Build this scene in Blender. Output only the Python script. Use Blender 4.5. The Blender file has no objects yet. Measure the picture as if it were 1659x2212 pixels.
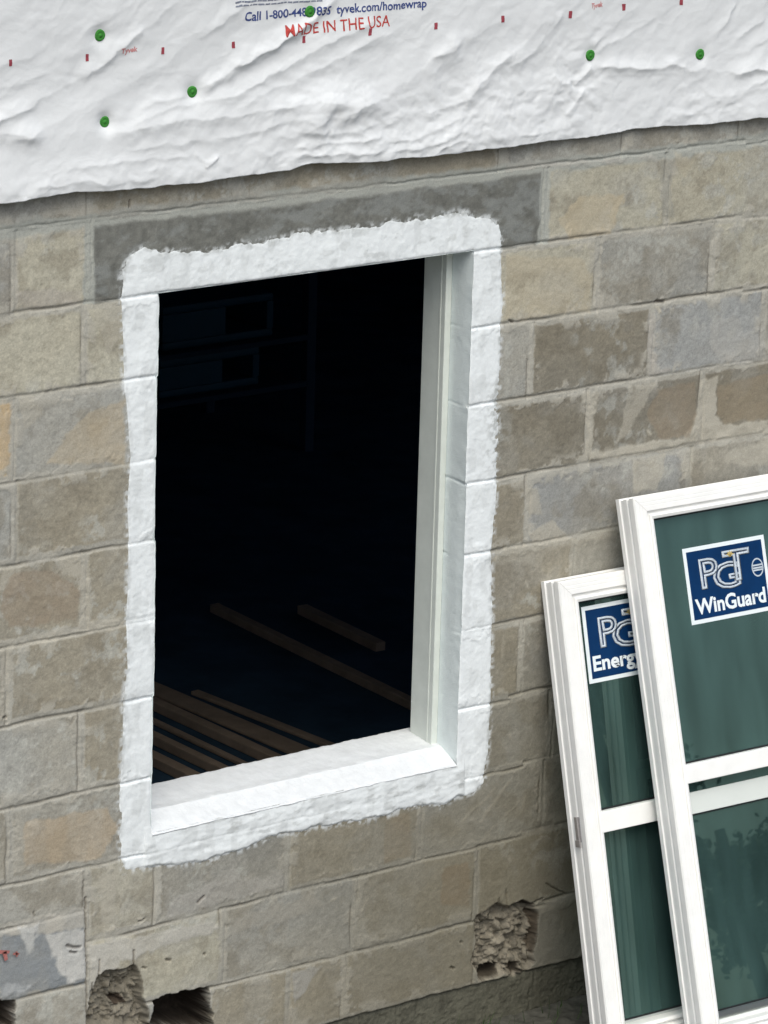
import bpy, bmesh, math, random
import numpy as np
from mathutils import Vector, Matrix
random.seed(7)
S = bpy.context.scene
COL = S.collection
# ------------------------------------------------------------------ camera
F_PX, PW, PH = 8973.38, 1659.0, 2212.0
CAM = np.array([-5.40088, -8.08778, 2.26061])
YAW, PITCH, ROLL = 0.64587, 0.27964, 0.02871
def cam_axes():
    ca, sa, cb, sb = math.cos(YAW), math.sin(YAW), math.cos(PITCH), math.sin(PITCH)
    fw = np.array([sa*cb, ca*cb, -sb]); rt = np.array([ca, -sa, 0.0]); up = np.cross(rt, fw)
    cc, sc = math.cos(ROLL), math.sin(ROLL)
    return rt*cc+up*sc, -rt*sc+up*cc, fw
RT, UP, FW = cam_axes()
cd = bpy.data.cameras.new('camera'); cam = bpy.data.objects.new('camera', cd); COL.objects.link(cam)
cd.sensor_fit = 'HORIZONTAL'; cd.sensor_width = 36.0; cd.lens = 36.0*F_PX/PW
cd.clip_start = 0.1; cd.clip_end = 2000
cam.matrix_world = Matrix(((RT[0], UP[0], -FW[0], CAM[0]), (RT[1], UP[1], -FW[1], CAM[1]), (RT[2], UP[2], -FW[2], CAM[2]), (0, 0, 0, 1)))
S.camera = cam
S.render.resolution_x, S.render.resolution_y = 768, 1024
# ------------------------------------------------------------------ sky, sun, exposure
SUN_EL, SUN_AZ = math.radians(55), math.radians(-24)      # azimuth measured from -y, negative = towards the left
w = bpy.data.worlds.new('World'); S.world = w; w.use_nodes = True
nt = w.node_tree; bg = nt.nodes['Background']
sky = nt.nodes.new('ShaderNodeTexSky'); sky.sky_type = 'NISHITA'; sky.sun_disc = False
sky.sun_elevation = SUN_EL; sky.sun_rotation = math.pi - SUN_AZ
sky.air_density = 1.0; sky.dust_density = 4.0; sky.ozone_density = 1.0
nt.links.new(sky.outputs[0], bg.inputs[0]); bg.inputs[1].default_value = 0.145
sl = bpy.data.lights.new('sun', 'SUN'); sl.energy = 1.5; sl.angle = math.radians(52); sl.color = (0.93, 1.0, 0.93)
so = bpy.data.objects.new('sun', sl); COL.objects.link(so)
sd = Vector((math.sin(SUN_AZ)*math.cos(SUN_EL), -math.cos(SUN_AZ)*math.cos(SUN_EL), math.sin(SUN_EL)))
so.rotation_euler = sd.to_track_quat('Z', 'Y').to_euler()
S.view_settings.view_transform = 'Standard'; S.view_settings.look = 'None'
S.view_settings.exposure = 0.10; S.view_settings.gamma = 1.0
# ------------------------------------------------------------------ geometry of the photo's wall plane
H = 0.2032; W = 0.9537; D = 0.20
def ray(u, v): return FW + RT*(u-PW/2)/F_PX - UP*(v-PH/2)/F_PX
def pw(u, v, y=0.0):
    d = ray(u, v); t = (y-CAM[1])/d[1]; P = CAM+d*t; return (P[0], P[2])
def pz(u, v, z):
    d = ray(u, v); t = (z-CAM[2])/d[2]; P = CAM+d*t; return (P[0], P[1])
# ------------------------------------------------------------------ noise
def hsh(i, j, s):
    n = (i.astype(np.int64)*374761393 + j.astype(np.int64)*668265263 + s*2147483647) & 0xffffffff
    n = ((n ^ (n >> 13))*1274126177) & 0xffffffff
    n = (n ^ (n >> 16)) & 0xffffffff
    return n.astype(np.float64)/4294967295.0
def vn(x, y, s=0):
    i = np.floor(x); j = np.floor(y); fx = x-i; fy = y-j
    fx = fx*fx*fx*(fx*(fx*6-15)+10); fy = fy*fy*fy*(fy*(fy*6-15)+10)
    a = hsh(i, j, s); b = hsh(i+1, j, s); c = hsh(i, j+1, s); d = hsh(i+1, j+1, s)
    return (a+(b-a)*fx)*(1-fy)+(c+(d-c)*fx)*fy
def fbm(x, y, f, o=4, s=0, g=0.5):
    r = 0; a = 1; t = 0
    for k in range(o):
        c, q = math.cos(k*1.1), math.sin(k*1.1)
        r = r+a*vn((x*c-y*q)*f+13.7*k, (x*q+y*c)*f+7.1*k, s+k*17); t += a; a *= g; f *= 2.03
    return r/t*2-1            # about -1..1
def facet(x, y, f, s=0):     # creased, faceted noise: linear interpolation on a sheared triangle lattice
    x = x*f; y = y*f; sk = (x+y)*.36602540378; i = np.floor(x+sk); j = np.floor(y+sk); fx = x+sk-i; fy = y+sk-j
    a = hsh(i, j, s); c = hsh(i+1, j+1, s); up_ = fx > fy
    b = np.where(up_, hsh(i+1, j, s), hsh(i, j+1, s)); hi = np.maximum(fx, fy); lo_ = np.minimum(fx, fy)
    return a*(1-hi)+b*(hi-lo_)+c*lo_-.5
def sst(a, b, x):
    t = np.clip((x-a)/(b-a), 0, 1); return t*t*(3-2*t)
def seg_d(X, Z, a, b):
    ax, az = a; bx, bz = b; dx, dz = bx-ax, bz-az; L = dx*dx+dz*dz+1e-12
    t = np.clip(((X-ax)*dx+(Z-az)*dz)/L, 0, 1)
    return np.hypot(X-ax-t*dx, Z-az-t*dz), t
def poly_sd(X, Z, P):         # signed distance, positive inside; computed only near the polygon
    P = np.array(P); out = np.full(X.shape, -9.0)
    m = (X > P[:, 0].min()-.06) & (X < P[:, 0].max()+.06) & (Z > P[:, 1].min()-.06) & (Z < P[:, 1].max()+.06)
    x = X[m]; z = Z[m]; d = np.full(x.shape, 9.0); ins = np.zeros(x.shape, bool); n = len(P)
    for k in range(n):
        a = P[k]; b = P[(k+1) % n]
        d = np.minimum(d, seg_d(x, z, a, b)[0])
        c = ((a[1] > z) != (b[1] > z)) & (x < (b[0]-a[0])*(z-a[1])/(b[1]-a[1]+1e-12)+a[0]); ins ^= c
    out[m] = np.where(ins, d, -d); return out
def pp(L, ox=0, oy=0, k=1.0): return [pw(ox+x*k, oy+y*k) for x, y in L]
def R1(L): return pp(L, 0, 0, .5)
def R2(L): return pp(L, 829.5, 0, .5)
def R3(L): return pp(L, 0, 553, .5)
def R4(L): return pp(L, 829.5, 553, .5)
def R5(L): return pp(L, 0, 1106, .5)
def R6(L): return pp(L, 829.5, 1106, .5)
def R7(L): return pp(L, 0, 1659, .5)
def R8(L): return pp(L, 829.5, 1659, .5)
# ------------------------------------------------------------------ object helpers
def link(o, parent=None, loc=None):
    COL.objects.link(o)
    if parent is not None: o.parent = parent
    return o
def tag(o, label=None, cat=None, group=None, kind=None):
    if label: o['label'] = label
    if cat: o['category'] = cat
    if group: o['group'] = group
    if kind: o['kind'] = kind
    return o
def empty(name, loc=(0, 0, 0), **k):
    o = bpy.data.objects.new(name, None); o.location = loc; o.empty_display_size = .1; COL.objects.link(o); return tag(o, **k)
def mesh_obj(name, verts, faces, mat, parent=None, smooth=False):
    me = bpy.data.meshes.new(name); me.from_pydata([tuple(v) for v in verts], [], faces); me.update()
    if smooth: me.polygons.foreach_set('use_smooth', [True]*len(me.polygons))
    o = bpy.data.objects.new(name, me)
    if mat: me.materials.append(mat)
    return link(o, parent)
def np_mesh(name, V, Q, mat, parent=None, smooth=True, col=None, attrs=None):
    """V (n,3), Q (m,4) quads; unused vertices are dropped"""
    used = np.zeros(len(V), bool); used[Q.ravel()] = True
    idx = np.cumsum(used)-1; V = V[used]; Q = idx[Q]
    me = bpy.data.meshes.new(name); me.vertices.add(len(V)); me.vertices.foreach_set('co', V.astype(np.float32).ravel())
    me.loops.add(Q.size); me.loops.foreach_set('vertex_index', Q.astype(np.int32).ravel())
    me.polygons.add(len(Q)); me.polygons.foreach_set('loop_start', np.arange(0, Q.size, 4, dtype=np.int32))
    me.polygons.foreach_set('loop_total', np.full(len(Q), 4, np.int32))
    me.update(calc_edges=True); me.validate()
    me.polygons.foreach_set('use_smooth', np.full(len(Q), smooth))
    if col is not None:
        at = me.color_attributes.new('tone', 'FLOAT_COLOR', 'POINT')
        c = np.ones((len(V), 4), np.float32); c[:, :3] = col[used]; at.data.foreach_set('color', c.ravel())
    me.materials.append(mat)
    return link(bpy.data.objects.new(name, me), parent)
def bm_obj(name, bm, mat, parent=None, smooth=False, mods=None):
    me = bpy.data.meshes.new(name); bmesh.ops.recalc_face_normals(bm, faces=bm.faces[:]); bm.to_mesh(me); bm.free()
    if smooth: me.polygons.foreach_set('use_smooth', [True]*len(me.polygons))
    if mat: me.materials.append(mat)
    return link(bpy.data.objects.new(name, me), parent)
def bx(bm, x0, x1, y0, y1, z0, z1, bev=0):
    r = bmesh.ops.create_cube(bm, size=1)
    for v in r['verts']: v.co = Vector(((x0+x1)/2+v.co.x*(x1-x0), (y0+y1)/2+v.co.y*(y1-y0), (z0+z1)/2+v.co.z*(z1-z0)))
    if bev:
        es = list({e for v in r['verts'] for e in v.link_edges})
        bmesh.ops.bevel(bm, geom=es, offset=bev, segments=2, profile=.6, affect='EDGES')
# ------------------------------------------------------------------ materials
def lin(r, g, b):
    f = lambda c: (c/255/12.92 if c/255 <= .04045 else ((c/255+.055)/1.055)**2.4)
    return (f(r), f(g), f(b))
def mat(name, col=(.5, .5, .5), rough=.8, spec=.3, nscale=0, namt=0, bump=0, bscale=200, metal=0, attr=None, coords='Object', nd=5):
    m = bpy.data.materials.new(name); m.use_nodes = True; n = m.node_tree.nodes; l = m.node_tree.links
    b = n['Principled BSDF']; b.inputs['Roughness'].default_value = rough; b.inputs['Specular IOR Level'].default_value = spec
    b.inputs['Metallic'].default_value = metal
    tc = n.new('ShaderNodeTexCoord')
    if attr:
        a = n.new('ShaderNodeVertexColor'); a.layer_name = attr; src = a.outputs[0]
    else:
        r = n.new('ShaderNodeRGB'); r.outputs[0].default_value = (*col, 1); src = r.outputs[0]
    if namt:
        nz = n.new('ShaderNodeTexNoise'); nz.inputs['Scale'].default_value = nscale; nz.inputs['Detail'].default_value = nd
        nz.inputs['Roughness'].default_value = .65
        l.new(tc.outputs[coords], nz.inputs['Vector'])
        mr = n.new('ShaderNodeMapRange'); mr.inputs[1].default_value = .25; mr.inputs[2].default_value = .75
        mr.inputs[3].default_value = 1-namt; mr.inputs[4].default_value = 1+namt; l.new(nz.outputs[0], mr.inputs[0])
        vm = n.new('ShaderNodeVectorMath'); vm.operation = 'SCALE'; l.new(src, vm.inputs[0]); l.new(mr.outputs[0], vm.inputs['Scale'])
        src = vm.outputs[0]
    l.new(src, b.inputs['Base Color'])
    if bump:
        nz = n.new('ShaderNodeTexNoise'); nz.inputs['Scale'].default_value = bscale; nz.inputs['Detail'].default_value = 4
        l.new(tc.outputs[coords], nz.inputs['Vector'])
        bp = n.new('ShaderNodeBump'); bp.inputs['Strength'].default_value = bump; bp.inputs['Distance'].default_value = .002
        l.new(nz.outputs[0], bp.inputs['Height']); l.new(bp.outputs[0], b.inputs['Normal'])
    return m
M_BLOCK = mat('concrete_block', rough=.95, spec=.15, nscale=260, namt=.18, bump=.38, bscale=330, attr='tone')
M_PAINT = mat('white_masonry_paint', (.77, .835, .83), rough=.6, spec=.3, nscale=16, namt=.05, bump=.35, bscale=240)
M_PAINTV = mat('brushed_paint_coat', rough=.65, spec=.25, nscale=200, namt=.03, bump=.2, bscale=280, attr='tone')
M_SILL = mat('white_sill_paint', (.73, .75, .765), rough=.55, spec=.35, nscale=34, namt=.07, bump=.4, bscale=200)
M_BOARD = mat('primed_board', (.70, .74, .69), rough=.6, spec=.3, nscale=14, namt=.08, bump=.1, bscale=120)
M_WRAP = mat('spun_housewrap', (.725, .74, .75), rough=.8, spec=.12, nscale=160, namt=.02, bump=.12, bscale=260)
def crinkle(m, dist, strength):
    n = m.node_tree.nodes; l = m.node_tree.links; b = n['Principled BSDF']; prev = b.inputs['Normal'].links[0].from_socket if b.inputs['Normal'].links else None
    tc = n.new('ShaderNodeTexCoord'); nz = n.new('ShaderNodeTexNoise'); nz.inputs['Scale'].default_value = 7; nz.inputs['Detail'].default_value = 3
    mx = n.new('ShaderNodeVectorMath'); mx.operation = 'MULTIPLY_ADD'; mx.inputs[1].default_value = (.16, .16, .16); l.new(tc.outputs['Object'], nz.inputs['Vector']); l.new(nz.outputs['Color'], mx.inputs[0]); l.new(tc.outputs['Object'], mx.inputs[2])
    for sc, ang, st in ((( 9, 4, 24), .55, .55), ((20, 8, 46), .35, .35), ((60, 20, 95), .2, .16)):
        mp = n.new('ShaderNodeMapping'); mp.vector_type = 'TEXTURE'; mp.inputs['Rotation'].default_value = (0, -ang, 0); mp.inputs['Scale'].default_value = tuple(1/q for q in sc); l.new(mx.outputs[0], mp.inputs[0])
        vo = n.new('ShaderNodeTexVoronoi'); vo.feature = 'F1'; vo.inputs['Scale'].default_value = 1; l.new(mp.outputs[0], vo.inputs['Vector'])
        bp = n.new('ShaderNodeBump'); bp.inputs['Strength'].default_value = strength*st; bp.inputs['Distance'].default_value = dist*24/sc[2]
        l.new(vo.outputs['Distance'], bp.inputs['Height'])
        if prev is not None: l.new(prev, bp.inputs['Normal'])
        prev = bp.outputs[0]
    l.new(prev, b.inputs['Normal'])
crinkle(M_WRAP, .0085, .30)
M_BLUEINK = mat('blue_ink', (.045, .07, .22), rough=.7, nscale=130, namt=.5)
M_GREYINK = mat('grey_ink', (.20, .22, .28), rough=.7, nscale=130, namt=.35)
M_REDINK = mat('red_ink', (.48, .06, .05), rough=.7, nscale=110, namt=.4)
M_TICK = mat('maroon_ink', (.33, .06, .08), rough=.7, nscale=140, namt=.3)
M_FAINT = mat('faded_red_ink', (.60, .27, .27), rough=.7, nscale=140, namt=.2)
M_GREEN = mat('green_plastic_cap', (.045, .22, .035), rough=.75, spec=.2, nscale=90, namt=.25)
M_VINYL = mat('white_vinyl', (.90, .895, .87), rough=.45, spec=.4, nscale=14, namt=.055, bump=.03, bscale=60)
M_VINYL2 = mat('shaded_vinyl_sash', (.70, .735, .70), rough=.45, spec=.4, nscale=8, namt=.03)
M_GASKET = mat('black_gasket', (.012, .012, .014), rough=.6)
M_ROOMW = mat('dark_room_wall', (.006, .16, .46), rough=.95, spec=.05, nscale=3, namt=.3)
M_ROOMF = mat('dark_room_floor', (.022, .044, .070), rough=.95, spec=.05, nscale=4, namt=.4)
M_LUMBER = mat('sawn_lumber', (.21, .165, .125), rough=.85, spec=.1, nscale=12, namt=.25)
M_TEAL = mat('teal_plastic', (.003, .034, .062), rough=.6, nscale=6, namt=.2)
M_NAVY = mat('navy_sticker', (.002, .030, .105), rough=.6, spec=.12, nscale=9, namt=.25)
M_WHITE = mat('sticker_white', (.80, .86, .88), rough=.4)
M_LOGO = mat('logo_silver', (.52, .58, .64), rough=.45, nscale=60, namt=.15)
M_GOLD = mat('logo_gold', (.55, .42, .16), rough=.5)
M_CLIP = mat('clip_metal', (.42, .40, .40), rough=.4, metal=.6, nscale=50, namt=.3)
M_DIRT = mat('damp_soil', (.085, .083, .070), rough=.97, spec=.08, nscale=30, namt=.45, bump=.9, bscale=90)
M_GRASS = mat('grass', (.045, .085, .022), rough=.8, nscale=20, namt=.3)
M_STRAW = mat('dry_debris', (.24, .19, .13), rough=.9, nscale=40, namt=.3)
def glass_mat():
    m = bpy.data.materials.new('green_tinted_glass'); m.use_nodes = True; n = m.node_tree.nodes; l = m.node_tree.links
    n.remove(n['Principled BSDF']); out = n['Material Output']
    tr = n.new('ShaderNodeBsdfTransparent'); tr.inputs[0].default_value = (.34, .50, .42, 1)
    df = n.new('ShaderNodeBsdfDiffuse'); df.inputs[0].default_value = (.085, .165, .155, 1)
    gl = n.new('ShaderNodeBsdfGlossy'); gl.inputs['Roughness'].default_value = .012; gl.inputs[0].default_value = (.66, .95, .80, 1)
    fr = n.new('ShaderNodeFresnel'); fr.inputs[0].default_value = 1.85
    m1 = n.new('ShaderNodeMixShader'); m1.inputs[0].default_value = .42
    tc = n.new('ShaderNodeTexCoord'); mp = n.new('ShaderNodeMapping'); mp.inputs['Scale'].default_value = (9, 9, 1.6); nz = n.new('ShaderNodeTexNoise'); nz.inputs['Scale'].default_value = 1.6; nz.inputs['Detail'].default_value = 5
    mr = n.new('ShaderNodeMapRange'); mr.inputs[1].default_value = .3; mr.inputs[2].default_value = .7; mr.inputs[3].default_value = .22; mr.inputs[4].default_value = .50
    l.new(tc.outputs['Object'], mp.inputs[0]); l.new(mp.outputs[0], nz.inputs['Vector']); l.new(nz.outputs[0], mr.inputs[0]); l.new(mr.outputs[0], m1.inputs[0])
    l.new(tr.outputs[0], m1.inputs[1]); l.new(df.outputs[0], m1.inputs[2])
    m2 = n.new('ShaderNodeMixShader'); l.new(fr.outputs[0], m2.inputs[0]); l.new(m1.outputs[0], m2.inputs[1]); l.new(gl.outputs[0], m2.inputs[2])
    l.new(m2.outputs[0], out.inputs[0]); return m
M_GLASS = glass_mat()
# ================================================================== BLOCK WALL
wall = empty('block_wall', (0, 0, -2.14), label='grey and beige concrete block wall with a white painted window opening', cat='wall')
def wpart(o):
    o.parent = wall; o.matrix_parent_inverse = Matrix.Translation((0, 0, 2.14)); return o
step = 0.003
def axis(lo, vis0, vis1, hi, marks):
    a = list(np.arange(lo, vis0, .012))
    ms = [vis0]+sorted(marks)+[vis1]
    for p, q in zip(ms[:-1], ms[1:]):
        n = max(1, int(round((q-p)/step))); a += list(np.linspace(p, q, n, endpoint=False))
    a += list(np.arange(vis1, hi, .012)); a.append(hi); return np.array(a)
LX0, LX1 = -0.190, 1.170                      # lintel ends
zsL = pw(328, 1800)[1]; zsR = pw(985, 1650)[1]
ZS = (zsL+zsR)/2                              # front edge of the sill
xs = axis(-1.3, -.50, 2.06, 3.4, [LX0, 0.0, W, LX1])
zs = axis(-2.36, -2.27, .50, 1.3, [ZS, 0.0, H-.010])
X, Z = np.meshgrid(xs, zs); NX, NZ = len(xs), len(zs)
joints = {-2: [-.196, .22, 1.036, 1.438, 1.839], -1: [-.406, -.200, 1.182, 1.59, 1.995], 0: [-.62, -.209, 1.365, 1.759], 1: [-.41, 1.155, 1.557, 1.954],
          2: [-.402, 1.356, 1.745], 3: [-.205, 1.162, 1.714], 4: [-.416, 1.322, 1.73], 5: [-.21, 1.159, 1.56], 6: [-.414, 1.271, 1.67], 7: [-.19, .017, .417, .84, 1.248, 1.65],
          8: [-.185, .22, .636, 1.037, 1.44], 9: [-.184, .18, .429, .608, 1.047, 1.45], 10: [-.4, 0, .4, .8, 1.25], -3: [0, .41, .82, 1.23, 1.64], -4: [.2, .6, 1, 1.4, 1.8], -5: [0, .4, .8], -6: [.2]}
for k in joints:                              # carry the bond on beyond what the photo shows
    J = joints[k]; J = sorted(J)
    while J[0] > -1.2: J.insert(0, J[0]-.406)
    while J[-1] < 3.3: J.append(J[-1]+.406)
    joints[k] = J
WX = X + .0035*fbm(X, Z, 16, 3, 5); WZ = Z + .0035*fbm(X, Z, 14, 3, 9)       # slightly wandering joints
left_w = sst(.4, -.1, X); right_w = 1-left_w
jz = {3: (.0, -.008), 4: (.0, .002), 5: (.004, .002), 6: (-.004, -.002), 7: (0, .004), 8: (.003, .008), 9: (.004, 0), 10: (.012, .014), 0: (-.004, -.007), 1: (-.004, -.005), 2: (.001, -.004), -1: (-.005, -.008)}
row = np.full(X.shape, -99); dH = np.full(X.shape, 9.0); sgnH = np.zeros(X.shape)
lines = {}
for k in range(-6, 12):
    a, b = jz.get(k, (0, 0)); lines[k] = -H*k + a*left_w + b*right_w + {8: .086, 9: .096, 10: .09}.get(k, 0)*(X < -.187)
for k in range(-6, 11):
    row[(WZ <= lines[k]) & (WZ > lines[k+1])] = k
for k in range(-6, 12):
    d = WZ-lines[k]; m = np.abs(d) < np.abs(dH); dH = np.where(m, d, dH)
row[row == -99] = 10
dV = np.full(X.shape, 9.0); blk = np.zeros(X.shape, int)
for k in joints:
    m = row == k; J = np.array(joints[k]); x = WX[m]
    d = x[:, None]-J[None, :]; i = np.abs(d).argmin(1); dV[m] = d[np.arange(len(x)), i]
    blk[m] = (x[:, None] > J[None, :]).sum(1)
in_lint = (X > LX0) & (X < LX1) & (row == -1)
dV = np.where(in_lint & (np.abs(dV) > .03), 9, dV)
bid = (row+7)*40+blk
rnd = lambda s: hsh(bid, bid*0+3, s)
nlo = fbm(X, Z, 5, 4, 21); nmid = fbm(X, Z, 18, 4, 33); nhi = fbm(X, Z, 70, 4, 41); nfine = fbm(X, Z, 190, 2, 57)
# --- relief (positive = towards the viewer)
jh_present = sst(-.35, .25, fbm(X, Z, 7, 3, 61)); jv_present = sst(-.3, .3, fbm(X, Z, 8, 3, 71))
gau = lambda d, s: np.exp(-(d/s)**2)
relief = .0011*nmid + .0008*nhi + .0004*nfine + (rnd(5)-.5)*.0022 + .0022*nlo
off = .0055
relief -= gau(dH, .010)*.0012 + gau(dV, .010)*.0012
relief -= gau(dH-off*np.sign(fbm(X, Z, 1.3, 1, 3)), .0032)*.0052*(.25+.75*jh_present)
relief -= gau(dV+.007, .0030)*.0038*jv_present + gau(dV-.008, .0028)*.0030*(1-jv_present)
# --- tone of every block
warm = np.array(lin(182, 175, 156)); grey = np.array(lin(165, 161, 151)); brown = np.array(lin(152, 144, 128)); cool = np.array(lin(165, 163, 157)); tan = np.array(lin(184, 166, 138))
pal = {(-1, -.3): warm, (-1, 1.4): warm*1.02, (-1, 1.8): warm, (0, -.3): warm, (0, -.1): brown*1.1, (0, 1.2): warm*1.04, (0, 1.5): grey*.92, (0, 1.9): warm, (1, -.3): (warm+tan)/2*.98, (1, -.6): tan*1.05, (1, 1.05): grey,
       (1, 1.3): brown*.94, (1, 1.7): cool, (2, -.3): grey*.93, (2, -.5): grey, (2, 1.2): brown*.98, (2, 1.5): brown*.9, (2, 1.9): brown*.86, (3, -.3): brown, (3, -.1): brown*1.08, (3, 1.1): brown, (3, 1.4): cool*.9,
       (4, -.3): grey*.97, (4, 1.2): brown*1.02, (5, -.1): grey, (5, -.3): grey*1.02, (5, 1.1): brown, (5, 1.3): grey*.85, (6, -.3): (grey+warm)/2, (6, 1.2): grey*.88, (7, -.3): grey, (7, -.1): (grey+warm)/2, (7, .2): grey*.78, (7, .6): brown*1.02,
       (7, 1.0): grey*.92, (7, 1.4): grey*.8, (8, -.3): cool*.8, (8, 0): warm*.94, (8, .4): grey*.92, (8, .8): brown, (8, 1.2): brown*.92, (9, -.3): grey, (9, 0): grey, (9, .3): brown, (9, .5): brown*.98, (9, .8): brown*1.0, (9, 1.2): grey*.86,
       (-2, 0): brown*1.0, (-2, .6): brown*1.04, (-2, 1.2): grey*.9, (-2, 1.6): grey*.88, (-2, -.3): grey*.86, (-2, 1.9): grey*.9, (-1, -.45): cool*.85}
tone = np.zeros(X.shape+(3,)); rb = rnd(11)
tone[:] = grey[None, None, :]*(1-rb[..., None])+brown[None, None, :]*rb[..., None]
for (k, x), c in pal.items():
    J = np.array(joints[k]); b = (x > J).sum(); tone[(row == k) & (blk == b)] = c
hue = sst(-.5, .6, fbm(X, Z, 4.2, 4, 83))[..., None]
tone = tone*(1-.28*hue)+.28*hue*np.array(lin(172, 158, 132))
blot = sst(.05, .45, fbm(X, Z, 9, 4, 87))[..., None]
tone = tone*(1-.35*blot)+.35*blot*np.array(lin(168, 163, 152))
rag1 = fbm(X+.01*nmid, Z+.01*nhi, 26, 5, 301, .62); rag2 = fbm(X-.01*nmid, Z+.012*nmid, 11, 5, 307, .6)
fl = (sst(.04, .32, rag1)*.68*sst(-.1, .3, fbm(X, Z, 5, 2, 311)))[..., None]
tone = tone*(1-fl)+fl*np.array(lin(182, 178, 166))
dk = (sst(.0, .42, rag2)*.44)[..., None]; tone = tone*(1-dk)+dk*np.array(lin(132, 122, 104))
grain = fbm(X, Z, 320, 2, 331); tone = tone*(1+.13*nhi+.12*nfine+.10*grain)[..., None]
# lintel is smooth dark grey concrete
lc = np.array(lin(117, 115, 107))*1.0
lm = in_lint
lw = (sst(-.12, .30, fbm(X, Z*1.6, 17, 5, 91, .66))*.62)[..., None]; lc = lc*(1+.28*nhi+.14*nmid)[..., None]
tone = np.where(lm[..., None], lc*(1-lw)+lw*np.array(lin(142, 142, 136)), tone)
# overall tint, then shade painted into the tone towards the right
tone = tone*np.array([.98, 1.025, 1.08])
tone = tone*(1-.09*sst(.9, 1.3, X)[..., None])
m12 = ((row == 1) & (X > 1.155) & (X < 1.557) | (row == 2) & (X > W))[..., None]; tone = np.where(m12, tone*.86, tone)
# --- mortar
mort = np.array(lin(176, 173, 163))
dJ = np.minimum(np.abs(dH), np.abs(dV)*1.1); slop = sst(.0, .10, fbm(X, Z, 26, 5, 321, .62)-.03+(.30-dJ/.030)*sst(-.15, .25, fbm(X, Z, 6, 3, 327)))*sst(.045, .02, dJ)
slop = slop*(1-in_lint); tone = tone*(1-.68*slop[..., None])+.68*slop[..., None]*np.array(lin(176, 172, 161)); relief += .0012*slop
dln = (np.maximum(gau(dV+.012+.002*nhi, .003)*jv_present, gau(dH-off*np.sign(fbm(X, Z, 1.3, 1, 3)), .0035)*jh_present)*.5*(1-in_lint))[..., None]
mm = np.maximum(sst(.015, .009, np.abs(dH)+.004*nhi+.003*nmid), sst(.014, .008, np.abs(dV)+.004*nhi+.003*nmid))*(.62+.3*jh_present)*(1-.6*in_lint)
tone = tone*(1-mm[..., None])+mm[..., None]*mort*(.95+.12*nmid[..., None])
tone = tone*(1-dln)+dln*np.array(lin(96, 88, 74))
wide = np.maximum(sst(.022, .014, np.abs(Z-H*.5-.0+.0)*0+np.abs(X-1.180)+.005*nhi+.008*nmid)*(row == -1), sst(.018, .011, np.abs(X+.198)+.004*nhi+.006*nmid)*(row == -1))
wide = np.maximum(wide, sst(.024, .012, np.abs(dH-.002)+.008*nmid+.004*nhi)*((row == -1) | (row == -2))*(np.abs(Z-H) < .04))
tone = tone*(1-.9*wide[..., None])+.9*wide[..., None]*np.array(lin(166, 168, 161))
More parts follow.
